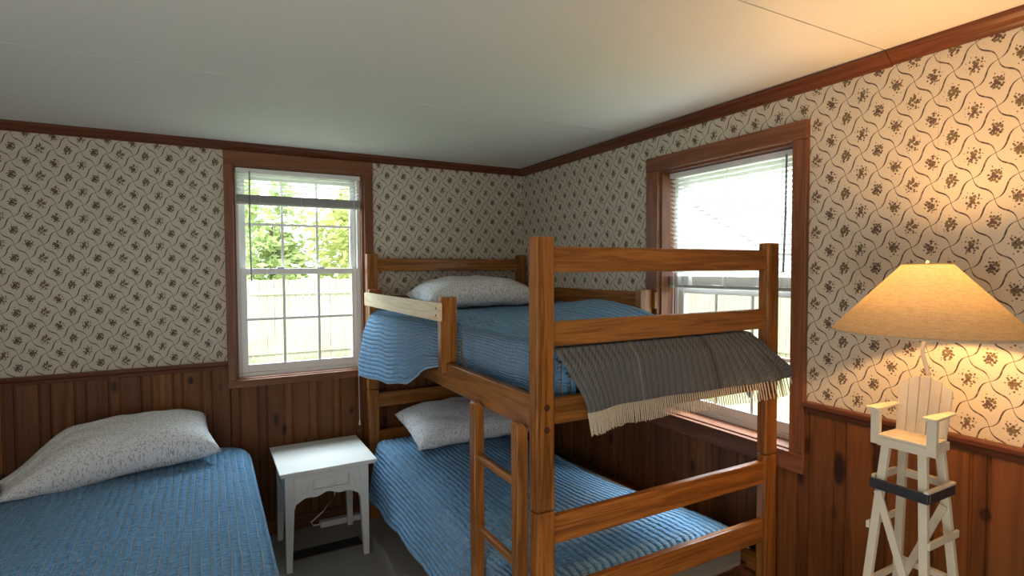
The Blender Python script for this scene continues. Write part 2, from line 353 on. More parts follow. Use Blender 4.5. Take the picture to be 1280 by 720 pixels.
def extrude_profile(bm, prof, a, b_, mi=0):
    """closed outline prof of (point at a, point at b) pairs"""
    A = [bm.verts.new(p) for p in a]; Bv = [bm.verts.new(p) for p in b_]; n = len(A)
    for k in range(n): bm.faces.new((A[k], A[(k + 1) % n], Bv[(k + 1) % n], Bv[k])).material_index = mi
    bm.faces.new(A).material_index = mi; bm.faces.new(Bv).material_index = mi
def sheet(name, f, nu, nv, mats, parent=None, origin=None, thick=0, uv=None, hem=None):
    me = bpy.data.meshes.new(name)
    P = [[Vector(f(i / nu, j / nv)) for i in range(nu + 1)] for j in range(nv + 1)]
    verts = [p for r in P for p in r]; faces = []; w = nu + 1
    for j in range(nv):
        for i in range(nu): faces.append((j * w + i, j * w + i + 1, (j + 1) * w + i + 1, (j + 1) * w + i))
    me.from_pydata([tuple(v) for v in verts], [], faces)
    U = []
    for j in range(nv + 1):
        for i in range(nu + 1): U.append(uv(i / nu, j / nv) if uv else (i / nu, j / nv))
    l = me.uv_layers.new(name='UVMap')
    for lp in me.loops: l.data[lp.index].uv = U[lp.vertex_index]
    for p in me.polygons: p.use_smooth = True
    if hem:
        for k, p in enumerate(me.polygons):
            if hem(k % nu, k // nu): p.material_index = 1
    o = link(name, me, mats, parent, origin)
    if thick:
        md = o.modifiers.new('cloth', 'SOLIDIFY'); md.thickness = thick; md.offset = -1
    return o
def nz(x, y, z=0): return noise.noise(Vector((x, y, z)))
def crinkle(x, y, k):
    """bunched ridges of washed quilting, a few mm high, stronger in patches"""
    p = max(0, nz(x * 2.3, y * 2.0, k) + .25)
    return .011 * p * (1 - 2 * abs(nz(x * 5 + y * 2.5, y * 17 - x * 6, k + 3))) - .003 * p
def sst(a, b_, x):
    t = max(0, min(1, (x - a) / (b_ - a))); return t * t * (3 - 2 * t)

# ------------------------------------------------------------------ the room
ZC = 2.218; XL = -3.45; YF = -4.45; TH = .17
BW = (-1.838, -1.122, .907, 2.102)      # back window opening x0 x1 z0 z1
RW = (-2.088, -1.372, .812, 1.998)      # right window opening y0 y1 z0 z1
ZR = 1.0
struct(obj('floor', B(XL - TH, YF - TH, -.12, TH, TH, 0), carpet))
bm = bmesh.new()
seams = [YF - TH, -3.665, -2.42, -1.172, TH]
for a, b_ in zip(seams, seams[1:]): box(bm, XL - TH, a + .0025, ZC, TH, b_ - .0025, ZC + .02)
box(bm, XL - TH, YF - TH, ZC + .02, TH, TH, ZC + .12)
struct(obj('ceiling', bm, ceil_m))
def wains_profile(p0, p1, x0, per, strip):
    """points along the wall and their depth: boards with grooves either side of a narrow strip"""
    pts = [(p0, 0)]; k = math.floor((p0 - x0) / per) - 1
    while x0 + k * per < p1:
        for c in (x0 + k * per, x0 + k * per + strip):
            for dx, dz in ((-.006, 0), (-.002, -.007), (.002, -.007), (.006, 0)):
                if p0 < c + dx < p1: pts.append((c + dx, dz))
        k += 1
    pts.append((p1, 0)); return pts
D = .012    # boards stand this proud of the paper
def wain(bm, ax, p0, p1, z0, z1, x0, per, strip, mi):
    pts = wains_profile(p0, p1, x0, per, strip)
    mk = (lambda p, d, z: (p, -d, z)) if ax == 0 else (lambda p, d, z: (-d, p, z))
    a = [mk(p, D + d, z0) for p, d in pts] + [mk(p1, -.01, z0), mk(p0, -.01, z0)]
    b_ = [mk(p, D + d, z1) for p, d in pts] + [mk(p1, -.01, z1), mk(p0, -.01, z1)]
    extrude_profile(bm, None, a, b_, mi)
bm = bmesh.new()
box(bm, XL - TH, 0, 0, BW[0], TH, ZC); box(bm, BW[1], 0, 0, TH, TH, ZC); box(bm, BW[0], 0, 0, BW[1], TH, BW[2]); box(bm, BW[0], 0, BW[3], BW[1], TH, ZC)
wain(bm, 0, XL, BW[0] - .03, 0, ZR, BACK_X0, BACK_P, BACK_S, 1); wain(bm, 0, BW[1] + .03, -.013, 0, ZR, BACK_X0, BACK_P, BACK_S, 1)
wain(bm, 0, BW[0] - .029, BW[1] + .029, 0, BW[2] - .02, BACK_X0, BACK_P, BACK_S, 1)
struct(obj('wall_back', bm, [paper_back, pine_back]))
bm = bmesh.new()
box(bm, 0, RW[1], 0, TH, 0, ZC); box(bm, 0, YF - TH, 0, TH, RW[0], ZC); box(bm, 0, RW[0], 0, TH, RW[1], RW[2]); box(bm, 0, RW[0], RW[3], TH, RW[1], ZC)
wain(bm, 1, YF, RW[0] - .03, 0, ZR, RIGHT_X0, RIGHT_P, RIGHT_S, 1); wain(bm, 1, RW[1] + .03, -.013, 0, ZR, RIGHT_X0, RIGHT_P, RIGHT_S, 1)
wain(bm, 1, RW[0] - .029, RW[1] + .029, 0, RW[2] - .02, RIGHT_X0, RIGHT_P, RIGHT_S, 1)
struct(obj('wall_right', bm, [paper_right, pine_right]))
bm = boxes((XL - TH, YF - TH, 0, XL, 0, ZR)); box(bm, XL - TH, YF - TH, ZR, XL, 0, ZC, 1)
struct(obj('wall_left', bm, [pine_right, paper_right]))
bm = boxes((XL, YF - TH, 0, 0, YF, ZR)); box(bm, XL, YF - TH, ZR, 0, YF, ZC, 1)
struct(obj('wall_front', bm, [pine_back, paper_back]))
# crown: a cove profile (out from wall, down from ceiling)
CP = [(0, .042), (.006, .042), (.010, .036), (.016, .030), (.030, .022), (.040, .012), (.047, .010), (.047, 0), (0, 0)]
def crown(name, ax, p0, p1, m0, m1, drop=0, mat=None):
    bm = bmesh.new(); mk = (lambda p, d, z: (p, -d, z)) if ax == 0 else (lambda p, d, z: (-d, p, z))
    a = [mk(p0 + m0 * d, d, ZC - z - drop) for d, z in CP]; b_ = [mk(p1 + m1 * d, d, ZC - z - drop) for d, z in CP]
    extrude_profile(bm, None, a, b_); return struct(obj(name, bm, mat))
crown('trim_1', 0, XL, 0, 0, -1, .0005, crownw[0])
crown('trim_2', 1, -2.425, 0, 0, -1, .0045, crownw[1])
crown('trim_3', 1, YF, -2.426, 0, 0, .0005, crownw[1])
# chair rail caps
def rail(name, ax, p0, p1, mat):
    pr = [(.0121, .975), (.017, .978), (.019, .992), (.03, 1.001), (.032, 1.012), (.03, 1.017), (.0, 1.017), (0, 1.0005), (.0121, 1.0005)]
    bm = bmesh.new(); mk = (lambda p, d, z: (p, -d, z)) if ax == 0 else (lambda p, d, z: (-d, p, z))
    extrude_profile(bm, None, [mk(p0, d, z) for d, z in pr], [mk(p1, d, z) for d, z in pr]); return struct(obj(name, bm, mat))
rail('trim_4', 0, XL, -1.8825, crownw[0]); rail('trim_5', 0, -1.068, -.034, crownw[0])
rail('trim_6', 1, YF, -2.1485, crownw[1]); rail('trim_7', 1, -1.30, -.001, crownw[1])
bm = boxes((XL, -.028, 0, -.03, -.0125, .085)); struct(obj('baseboard_back', bm, crownw[0], bevel=.004))
bm = boxes((-.028, YF, 0, -.0125, -.03, .085)); struct(obj('baseboard_right', bm, crownw[1], bevel=.004))

# ------------------------------------------------------------------ windows
def window(idx, ax, p0, p1, z0, z1, casing, J):
    """ax 0: in the back wall (p = x, depth = +y); ax 1: in the right wall (p = y, depth = +x)"""
    def bx(*l):
        bm = bmesh.new()
        for (a, d0, c, b_, d1, e) in l:
            if ax == 0: box(bm, a, d0, c, b_, d1, e)
            else: box(bm, d0, a, c, d1, b_, e)
        return bm
    w = bpy.data.objects.new('window_%d' % idx, None); COL.objects.link(w); struct(w)
    w.location = ((p0 + p1) / 2, 0, z0) if ax == 0 else (0, (p0 + p1) / 2, z0)
    (cl, cr, ct, cb) = casing
    V, H = trimw[2], trimw[ax]
    obj('casing', bx((cl, -.022, z0, p0, 0, z1)), V, w, bevel=.003); obj('casing', bx((p1, -.022, z0, cr, 0, z1)), V, w, bevel=.003)
    obj('head_casing', bx((cl, -.024, z1, cr, 0, ct)), H, w, bevel=.003)
    obj('apron', bx((cl, -.024, cb, cr, -.0005, z0 - .012)), H, w, bevel=.003)
    obj('stool', bx((cl, -.026, z0 - .012, cr, .0, z0), (p0 + .001, -.001, z0 - .0005, p1 - .001, J, z0 + .006)), trimw[ax], w, bevel=.002)
    obj('jamb', bx((p0, 0, z0 + .006, p0 + .012, J, z1), (p1 - .012, 0, z0 + .006, p1, J, z1), (p0 + .012, 0, z1 - .01, p1 - .012, J, z1)), V, w)
    # vinyl frame and the two sashes
    a, b_ = p0 + .004, p1 - .004
    obj('frame', bx((a, J, z0 + .002, a + .026, J + .075, z1 - .002), (b_ - .026, J, z0 + .002, b_, J + .075, z1 - .002), (a + .026, J, z1 - .03, b_ - .026, J + .075, z1 - .002), (a + .026, J, z0 + .002, b_ - .026, J + .075, z0 + .026)), vinyl, w, bevel=.003)
    a += .0265; b_ -= .0265
    zm = z0 + (z1 - z0) * (.505)
    for nm, y0, y1, za, zb in (('lower_sash', J + .006, J + .034, z0 + .0265, zm + .018), ('upper_sash', J + .037, J + .065, zm - .016, z1 - .0305)):
        t = .034; tb = .045 if nm == 'lower_sash' else .034; tt = .034
        s = obj(nm, bx((a, y0, za, a + t, y1, zb), (b_ - t, y0, za, b_, y1, zb), (a + t, y0, za, b_ - t, y1, za + tb), (a + t, y0, zb - tt, b_ - t, y1, zb)), vinyl, w, bevel=.003)
        yc = (y0 + y1) / 2; ga, gb, gza, gzb = a + t, b_ - t, za + tb, zb - tt
        g = bx((ga + .0005, yc - .002, gza + .0005, gb - .0005, yc + .002, gzb - .0005)); obj('glass_pane', g, glass_m, s)
        mu = []
        for k in (1, 2): x = ga + (gb - ga) * k / 3; mu.append((x - .007, yc - .008, gza, x + .007, yc - .0025, gzb))
        zq = (gza + gzb) / 2; mu.append((ga, yc - .0085, zq - .007, gb, yc - .0025, zq + .007))
        obj('muntin', bx(*mu), vinyl, s)
    for k in (.33, .67):
        x = a + (b_ - a) * k; obj('sash_lock', bx((x - .022, J + .01, zm + .018, x + .022, J + .032, zm + .026), (x - .006, J + .002, zm + .022, x + .014, J + .016, zm + .030)), vinyl, w, bevel=.003)
    return w
window(1, 0, BW[0], BW[1], BW[2], BW[3], (-1.882, -1.069, 2.1735, .866), .05)
window(2, 1, RW[0], RW[1], RW[2], RW[3], (-2.146, -1.292, 2.067, .738), .09)

def blind(ax, p0, p1, ztop, zstack0, zstack1, label, wand_at, wand_z, cord_at, cord_z, tilt, cords, off=0):
    def P(p, d, z):
        d += off
        return (p, d, z) if ax == 0 else (d, p, z)
    def bx(*l):
        bm = bmesh.new()
        for (a, d0, c, b_, d1, e) in l: box(bm, *P(a, d0, c), *P(b_, d1, e))
        return bm
    t = thing('window_blind', P((p0 + p1) / 2, .03, zstack0), label, 'blind')
    obj('headrail', bx((p0, .012, ztop - .026, p1, .042, ztop)), slat_m, t, bevel=.003)
    bm = bmesh.new(); z = ztop - .04; n = 0
    while z > zstack1 + .012:
        dd, dz = .0125 * math.cos(tilt), .0125 * math.sin(tilt)
        prof = [(-dd, -dz), (0, .0022), (dd, dz), (dd, dz - .0008), (0, .0014), (-dd, -dz - .0008)]
        extrude_profile(bm, None, [P(p0 + .004, .027 + d, z + e) for d, e in prof], [P(p1 - .004, .027 + d, z + e) for d, e in prof]); z -= .0212
    obj('slats', bm, slat_m, t)
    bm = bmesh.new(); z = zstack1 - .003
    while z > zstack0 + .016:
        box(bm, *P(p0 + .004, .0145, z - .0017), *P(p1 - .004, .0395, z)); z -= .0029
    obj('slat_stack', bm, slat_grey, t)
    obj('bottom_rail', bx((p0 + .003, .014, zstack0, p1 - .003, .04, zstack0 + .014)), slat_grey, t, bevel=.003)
    for c in cords:
        bm = bmesh.new(); tube(bm, [P(c, .0135, ztop - .02), P(c, .0135, zstack0 + .005)], .0011, 6); obj('ladder_cord', bm, cord_m, t)
    bm = bmesh.new(); tube(bm, [P(wand_at, .008, ztop - .02), P(wand_at - .004, .001, (ztop + wand_z) / 2), P(wand_at, -.004, wand_z)], .004, 8); obj('tilt_wand', bm, wand_m, t)
    bm = bmesh.new(); tube(bm, [P(cord_at, .009, ztop - .02), P(cord_at, -.012, z0c(ax)), P(cord_at + .004, -.034, z0c(ax) - .06), P(cord_at + .006, -.036, cord_z)], .0018, 6)
    lathe(bm, P(cord_at + .006, -.036, cord_z - .03), [(.002, .032), (.005, .02), (.007, 0)], 8); obj('pull_cord', bm, cord_m, t)
    return t
def z0c(ax): return (BW[2] if ax == 0 else RW[2]) + .1
blind(0, BW[0] + .014, BW[1] - .014, 2.090, 1.888, 1.945, 'white mini blind pulled high in the window over the small white nightstand', -1.752, 1.46, -1.178, .60, -.15, (-1.70, -1.48, -1.25))
blind(1, RW[0] + .014, RW[1] - .014, 1.986, 1.424, 1.482, 'white mini blind lowered halfway in the window behind the bunk bed', -2.02, 1.50, -1.43, 1.22, -.38, (-2.0, -1.73, -1.47), .035)

# ------------------------------------------------------------------ bunk bed
BX0, BX1, BYN, BYF = -1.136, -.036, -2.051, -.075
PW, PD = .065, .045
bunk = thing('bunk_bed', ((BX0 + BX1) / 2, (BYN + BYF) / 2, 0), 'honey oak wooden bunk bed standing in the corner between both windows', 'bunk bed')
for x0 in (BX0, BX1 - PW):
    for y0 in (BYN, BYF - PD):
        obj('post', B(x0, y0, 0, x0 + PW, y0 + PD, .794), oak[2], bunk, bevel=.006)
        p = obj('post', B(x0, y0, .797, x0 + PW, y0 + PD, 1.614), oak[2], bunk, bevel=.006)
        if y0 == BYN or x0 == BX0:
            fy = y0 - .001
            for z in (1.108, 1.041):
                bm = bmesh.new(); c = Vector((x0 + PW * .55, fy, z))
                tube(bm, [c + Vector((0, .004, 0)), c + Vector((0, -.0012, 0))], [.0105, .0095], 14); obj('bolt_plug', bm, metal, p)
RT = .026
for yr in (BYN + .012, BYF - .012 - RT):
    for (za, zb) in ((1.508, 1.586), (1.285, 1.361), (1.05, 1.132), (.683, .770), (.453, .541)):
        obj('end_rail', B(BX0 + PW - .006, yr, za, BX1 - PW + .006, yr + RT, zb), oak[0], bunk, bevel=.005)
for (xa, xb) in ((BX0 + .004, BX0 + .030), (BX1 - .030, BX1 - .004)):
    for (za, zb) in ((1.037, 1.14), (.27, .372)):
        obj('side_rail', B(xa, BYN + PD - .004, za, xb, BYF - PD + .004, zb), oak[1], bunk, bevel=.004)
for zs in (1.04, .275):
    bm = bmesh.new(); y = BYN + .11
    box(bm, BX0 + .0302, BYN + PD + .02, zs, BX0 + .055, BYF - PD - .02, zs + .025); box(bm, BX1 - .055, BYN + PD + .02, zs, BX1 - .0302, BYF - PD - .02, zs + .025)
    while y < BYF - .12: box(bm, BX0 + .034, y, zs + .025, BX1 - .034, y + .07, zs + .043); y += .19
    obj('slat_base', bm, crownw[0], bunk)
# ladder: two uprights and round rungs outside the long rail
lx0, lx1 = -1.176, -1.137
for (ya, yb) in ((-1.705, -1.665), (-2.005, -1.967)):
    bm = bmesh.new(); pr = [(lx1, 0), (lx0, 0), (lx0, 1.05), (lx0 + .004, 1.058), (lx0 + .022, 1.058), (lx1, 1.036)]
    extrude_profile(bm, None, [(x, ya, z) for x, z in pr], [(x, yb, z) for x, z in pr]); obj('ladder_upright', bm, oak[2], bunk, bevel=.003)
for z in (.125, .37, .617, .868):
    obj('ladder_rung', T([(-1.157, -1.97, z), (-1.157, -1.70, z)], .014, 16), oak[1], bunk, smooth=.8)
# guard rails: board on the outside of two stubs
g = obj('guard_rail', B(-1.175, -1.368, 1.312, -1.155, -.20, 1.386), lit_oakw[1], bunk, bevel=.003)  # paler than the other rails: window light put into the wood colour
bm = bmesh.new()
for z in (1.335, 1.363): tube(bm, [(-1.173, -1.350, z), (-1.1765, -1.350, z)], .0045, 10)
obj('bolt', bm, metal, g)
bm = bmesh.new(); pr = [(-1.1545, 1.098), (-1.1545, 1.406), (-1.086, 1.406), (-1.086, 1.1405), (-1.133, 1.1405), (-1.133, 1.098)]
extrude_profile(bm, None, [(x, -1.352, z) for x, z in pr], [(x, -1.314, z) for x, z in pr]); obj('guard_rail_stub', bm, oak[2], g, bevel=.002)
obj('guard_rail_stub', B(-1.1545, -.237, 1.142, -1.086, -.202, 1.404), oak[2], g, bevel=.003)
g = obj('guard_rail', B(-.034, -1.372, 1.318, -.0125 - .004, -.16, 1.400), oak[1], bunk, bevel=.003)
for ya, yb in ((-1.352, -1.314), (-.227, -.192)): obj('guard_rail_stub', B(-.108, ya, 1.142, -.0345, yb, 1.412), oak[2], g, bevel=.003)

# mattresses
def mattress(name, x0, y0, z0, x1, y1, z1, label):
    bm = bmesh.new(); box(bm, x0, y0, z0, x1, y1, z1)
    if z1 < .6:                      # the soft lower one spreads towards the wall at its foot
        for v in bm.verts:
            if v.co.x > -.5 and v.co.y < -1: v.co.x += .135
    bmesh.ops.bevel(bm, geom=list(bm.edges), offset=.035, segments=4, affect='EDGES')
    return tag(obj(name, bm, ticking, None, ((x0 + x1) / 2, (y0 + y1) / 2, z0), smooth=.6), label, 'mattress')
mattress('mattress', -1.065, -1.985, 1.084, -.112, -.135, 1.262, 'beige mattress on the upper bunk beneath its tucked blue quilt')
mattress('mattress', -1.06, -1.985, .319, -.26, -.135, .455, 'beige mattress on the lower bunk, showing below the quilt at the foot')

# quilts
def up_top(x, y):
    z = 1.288 + .006 * nz(x * 4, y * 4, 1) + .004 * nz(x * 11, y * 9, 4) + crinkle(x, y, 21)
    z += .055 * math.exp(-((x + .22) / .16) ** 2 - ((y + 1.12) / .32) ** 2) * (1 - sst(-1.55, -1.75, y))
    z += .03 * math.exp(-((x + .12) / .08) ** 2) * sst(-1.75, -1.3, y)
    return z
def upper_quilt(u, v):
    end = sst(.09, 0, v)                                    # the foot end folds down over the mattress
    y = -1.99 + max(0, v - .07) / .93 * (1.99 - .24)
    stub = math.exp(-((y + 1.333) / .055) ** 4)             # pinched behind the guard stub
    out = sst(-1.36, -1.24, y)                              # 1 where the cloth hangs out over the rail
    if u > .42:                                             # top, then down the wall side
        s = (u - .42) / .58
        x = -1.06 + s * (1.06 - .118)
        e = sst(.93, 1, s)
        return (x, y, up_top(x, y) - .06 * e * e - .215 * end)
    s = 1 - u / .42                                         # 0 at the crest, 1 at the hem
    zc = up_top(-1.06, y)
    # inside course: round over and bulge above the rail
    zi = zc - .162 * sst(0, 1, s) - .0 * s
    xi = -1.06 - .026 * math.sin(min(1, s * 1.15) * PI) * (1 - stub) - .012 * s + (.012 * nz(y * 9, s * 3, 3) + 1.2 * crinkle(s * .2, y, 55)) * math.sin(s * PI) + .012 * stub
    xi += .010 * math.sin((y + 1.36) * 60 + s * 5) * math.exp(-((y + 1.45) / .08) ** 2) * s
    if y < -1.36: xi = min(xi, -1.052)
    # outside course: under the guard board, over the rail and down
    hem = .915 + .02 * sst(-.3, -.6, y) + .055 * sst(-.6, -1.0, y) + .12 * sst(-.95, -1.3, y)
    flare = .035 * sst(-.55, -.25, y)
    q = [(-1.06, zc), (-1.105, zc - .002), (-1.135, zc - .015), (-1.162, zc - .05), (-1.180 - flare * .4, zc - .13), (-1.186 - flare, hem + .06), (-1.188 - flare, hem)]
    L = [0]
    for a, b_ in zip(q, q[1:]): L.append(L[-1] + math.dist(a, b_))
    d = s * L[-1]; k = 0
    while k < len(q) - 2 and L[k + 1] < d: k += 1
    f = (d - L[k]) / (L[k + 1] - L[k]); xo = q[k][0] + (q[k + 1][0] - q[k][0]) * f; zo = q[k][1] + (q[k + 1][1] - q[k][1]) * f
    xo -= .004 * math.sin(y * 23) * s * s + .006 * nz(y * 13, s * 5, 2) * s
    return (xi * (1 - out) + xo * out, y, zi * (1 - out) + zo * out - .215 * end * (1 - s))
q = sheet('quilt', upper_quilt, 130, 200, [quilt_blue, quilt_hem], None, (-.6, -1.05, 1.27), .006, uv=lambda u, v: (u * 1.45, v * 1.84), hem=lambda i, j: i < 1)
tag(q, 'blue channel-stitched quilt on the upper bunk, its head end hanging over the rail', 'quilt')

def lower_quilt(u, v):
    L = 1.86; y = -1.99 + v * L
    c = .16; k = max(0, (v * L - (L - c)) / c); shrink = .12 * (1 - math.sqrt(max(0, 1 - min(1, k) ** 2)))
    xl = -1.136 + shrink; hemz = .205 + .025 * sst(-.6, -1.2, y) + .006 * math.sin(y * 6) + .10 * sst(-1.6, -1.85, y)
    nearl = sst(-1.86, -1.95, y)
    top = .512 - .035 * k * k
    xr = -.245 + .135 * sst(-1.2, -1.9, y)
    zt = lambda x: top - .025 * sst(xr - .35, xr, x) + .004 * nz(x * 5, y * 5, 7) + crinkle(x, y, 33)
    if u > .3:
        s = (u - .3) / .7; x = xl + .05 + s * (xr - xl - .05)
        e = sst(-1.93, -1.99, y)
        return (x, y, zt(x) - .075 * sst(.93, 1, s) - .06 * e * e * (1 - sst(.88, .97, s)))
    s = 1 - u / .3; r = .05
    H = zt(xl + .05) - hemz; arc = r * PI / 2; tot = arc + H - r; d = s * tot
    if d < arc: a = d / r; x = xl + r - r * math.sin(a); z = zt(xl + .05) - r + r * math.cos(a)
    else:
        h = (d - arc) / (tot - arc); x = xl - .045 * h - .005 * math.sin(y * 17) * h * h * (1 - nearl) - .006 * nz(y * 12, h * 3, 5) * h; z = zt(xl + .05) - r - (d - arc)
    if y < -1.6: x = max(x, -1.13)
    else: x = x * (1 - sst(-1.45, -1.6, y)) + max(x, -1.13) * sst(-1.45, -1.6, y)
    e = sst(-1.93, -1.99, y)
    return (x, y, z - .02 * e)
q = sheet('quilt', lower_quilt, 130, 200, [quilt_blue, quilt_hem], None, (-.6, -1.05, .49), .006, uv=lambda u, v: (u * 1.38 + .01, v * 1.86), hem=lambda i, j: i < 1)
tag(q, 'blue channel-stitched quilt on the lower bunk, draped down the ladder side', 'quilt')

# the single bed at the left
bed = thing('single_bed', (-2.32, -1.05, 0), 'low single bed in the left corner under a draped blue quilt', 'bed')
bm = bmesh.new(); box(bm, -2.81, -2.02, .36, -1.83, -.085, .555)
bmesh.ops.bevel(bm, geom=list(bm.edges), offset=.04, segments=4, affect='EDGES'); obj('mattress', bm, ticking, bed, smooth=.6)
obj('bed_base', boxes((-2.80, -2.0, .16, -1.84, -.1, .358)), ticking, bed, bevel=.01)
for x in (-2.74, -1.9):
    for y in (-1.92, -.18): obj('leg', T([(x, y, .16), (x, y, 0)], [.024, .018], 14), oak[2], bed)
def left_quilt(u, v):
    L = 1.99; y = -2.04 + v * L; c = .15
    k = min(1, max(0, (v * L - (L - c)) / c)); shrink = .115 * (1 - math.sqrt(max(0, 1 - k * k)))
    xr = -1.783 - shrink; top = .578 - .02 * k ** 3 + .004 * math.sin(y * 3)
    x0 = -2.83
    hemz = .14 + .012 * math.sin(y * 7)
    zt = lambda x: top + .005 * nz(x * 4, y * 4, 9) + crinkle(x, y, 47) - .012 * sst(-1.95, -1.8, x)
    if u < .74:
        s = u / .74; x = x0 + s * (xr - .06 - x0); return (x, y, zt(x) - .05 * sst(.03, 0, s))
    s = (u - .74) / .26; r = .06; zc = zt(xr - r); H = zc - hemz; arc = r * PI / 2; tot = arc + H - r; d = s * tot
    if d < arc: a = d / r; return (xr - r + r * math.sin(a), y, zc - r + r * math.cos(a))
    h = (d - arc) / (tot - arc)
    return (xr + .006 * h + .010 * math.sin(y * 15) * h * h + .008 * nz(y * 10, h * 3, 8) * h, y, zc - r - (d - arc))
q = sheet('quilt', left_quilt, 130, 200, [quilt_blue, quilt_hem], None, (-2.3, -1.05, .57), .006, uv=lambda u, v: (u * 1.42, v * 2.0), hem=lambda i, j: i > 128 or j > 198)
tag(q, 'blue channel-stitched quilt covering the single bed at the left', 'quilt')

def pillow(loc, w, d, h, rot, label, seed, sag=.0, taper=0):
    """puffy cushion with four drawn-out corners; local x = width, y = depth"""
    bm = bmesh.new(); n, mth_ = 44, 30; uvl = bm.loops.layers.uv.new('UVMap')
    M = Matrix.Translation(loc) @ Euler(rot).to_matrix().to_4x4()
    grid = {}
    for side in (1, -1):
        for j in range(mth_ + 1):
            for i in range(n + 1):
                a, b_ = -1 + 2 * i / n, -1 + 2 * j / mth_
                edge = i in (0, n) or j in (0, mth_)
                if edge and side == -1: grid[(side, i, j)] = grid[(1, i, j)]; continue
                px = a * w / 2 * (1 - .05 * (1 - b_ * b_)); py = b_ * d / 2 * (1 - .07 * (1 - a * a))
                tp = 1 - taper * sst(-.35, -1, a); py = py * tp - d * .5 * (1 - tp) * .9
                t = tp * max(0, (1 - a ** 4)) ** .55 * max(0, (1 - b_ ** 4)) ** .55
                t *= 1 + .10 * nz(a * 1.7 + seed, b_ * 1.7, side)
                pz = side * h / 2 * t * (1.15 if side > 0 else .85) + sag * (a * a - .4) + .008 * nz(a * 4 + seed, b_ * 4, side * 3) * (0 if edge else 1) + .012 * nz(a * 3, b_ * 3 + seed, 5) * (1 if edge else 0)
                grid[(side, i, j)] = bm.verts.new(M @ Vector((px, py, pz)))
        for j in range(mth_):
            for i in range(n):
                vs = [grid[(side, i, j)], grid[(side, i + 1, j)], grid[(side, i + 1, j + 1)], grid[(side, i, j + 1)]]
                f = bm.faces.new(vs if side > 0 else vs[::-1]); idx = [(i, j), (i + 1, j), (i + 1, j + 1), (i, j + 1)]
                if side < 0: idx = idx[::-1]
                for lp, (ii, jj) in zip(f.loops, idx): lp[uvl].uv = (ii / n * w + (side < 0) * 3, jj / mth_ * d)
    me = bpy.data.meshes.new('pillow'); bmesh.ops.recalc_face_normals(bm, faces=bm.faces); bm.to_mesh(me); bm.free()
    for p in me.polygons: p.use_smooth = True
    o = link('pillow', me, pillow_m, None, loc); return tag(o, label, 'pillow')
pillow((-2.365, -.265, .672), .83, .385, .20, (.27, -.06, .17), 'long floral-print pillow leaning at the head of the single bed at the left', 1.3, -.02, .6)
pillow((-.545, -.36, 1.366), .74, .42, .17, (.06, .0, .0), 'floral-print pillow lying on the upper bunk', 4.1, -.02)
pillow((-.62, -.37, .600), .74, .46, .16, (.20, .0, .0), 'floral-print pillow lying on the lower bunk under the rails', 7.7, -.02)

# ------------------------------------------------------------------ fringed throw
th = thing('throw_blanket', (-.55, -2.08, 1.10), 'charcoal grey ribbed throw with tan fringe hanging over the upper bunk foot', 'blanket')
def thr_xy(u, t):
    """t = 0 on the mattress, 1 at the woven lower edge; >1 runs on into the fringe"""
    h = sst(.28, 1.0, t) if t <= 1 else 1 + (t - 1) * .35
    xl = -1.064; xr = -.185
    x = xl + (xr - xl) * u + .08 * h * (1 - u) ** 5 + .185 * h * u ** 5
    if t < .34:
        f = t / .34; y = -1.88 - f * .155; z = 1.2965 - .022 * sst(.55, 1, f)
        x = -1.0 + (-.22 + 1.0) * u
        if t > .25: g_ = sst(.25, .34, t); x = x * (1 - g_) + (xl + (xr - xl) * u) * g_
    else:
        f = (t - .34) / .66
        y = -2.035 - .033 * sst(0, .25, f) - .022 * min(f, 1.4); z = 1.2745 - .168 * f - .008 * sst(0, .3, f)
        y -= (.004 * math.sin(u * 23) + .006 * math.sin(u * 9 + 1)) * min(f, 1) * sst(0, .3, f)
        w = sst(.72, 1, u) * min(1, f)
        y -= .010 * math.sin(u * 70) * w + .012 * w; z -= .010 * sst(.25, 0, u) * f
    return Vector((x, y, z))
sheet('blanket_cloth', lambda u, v: thr_xy(u, v), 110, 70, throw_m, th, None, .004, uv=lambda u, v: (u, v * .55))
bm = bmesh.new(); random.seed(5); NF = 100
for k in range(NF):
    u = (k + .5) / NF; p0 = thr_xy(u, .995); p1 = thr_xy(u + random.uniform(-.001, .001), 1.12 + random.uniform(-.008, .008)); p2 = thr_xy(u + random.uniform(-.0015, .0015), 1.25 + random.uniform(-.012, .012))
    tube(bm, [p0, p1, p2], [.0025, .0023, .0018], 6)
f_ = obj('fringe', bm, fringe_m, th, smooth=.9); f_['kind'] = 'stuff'

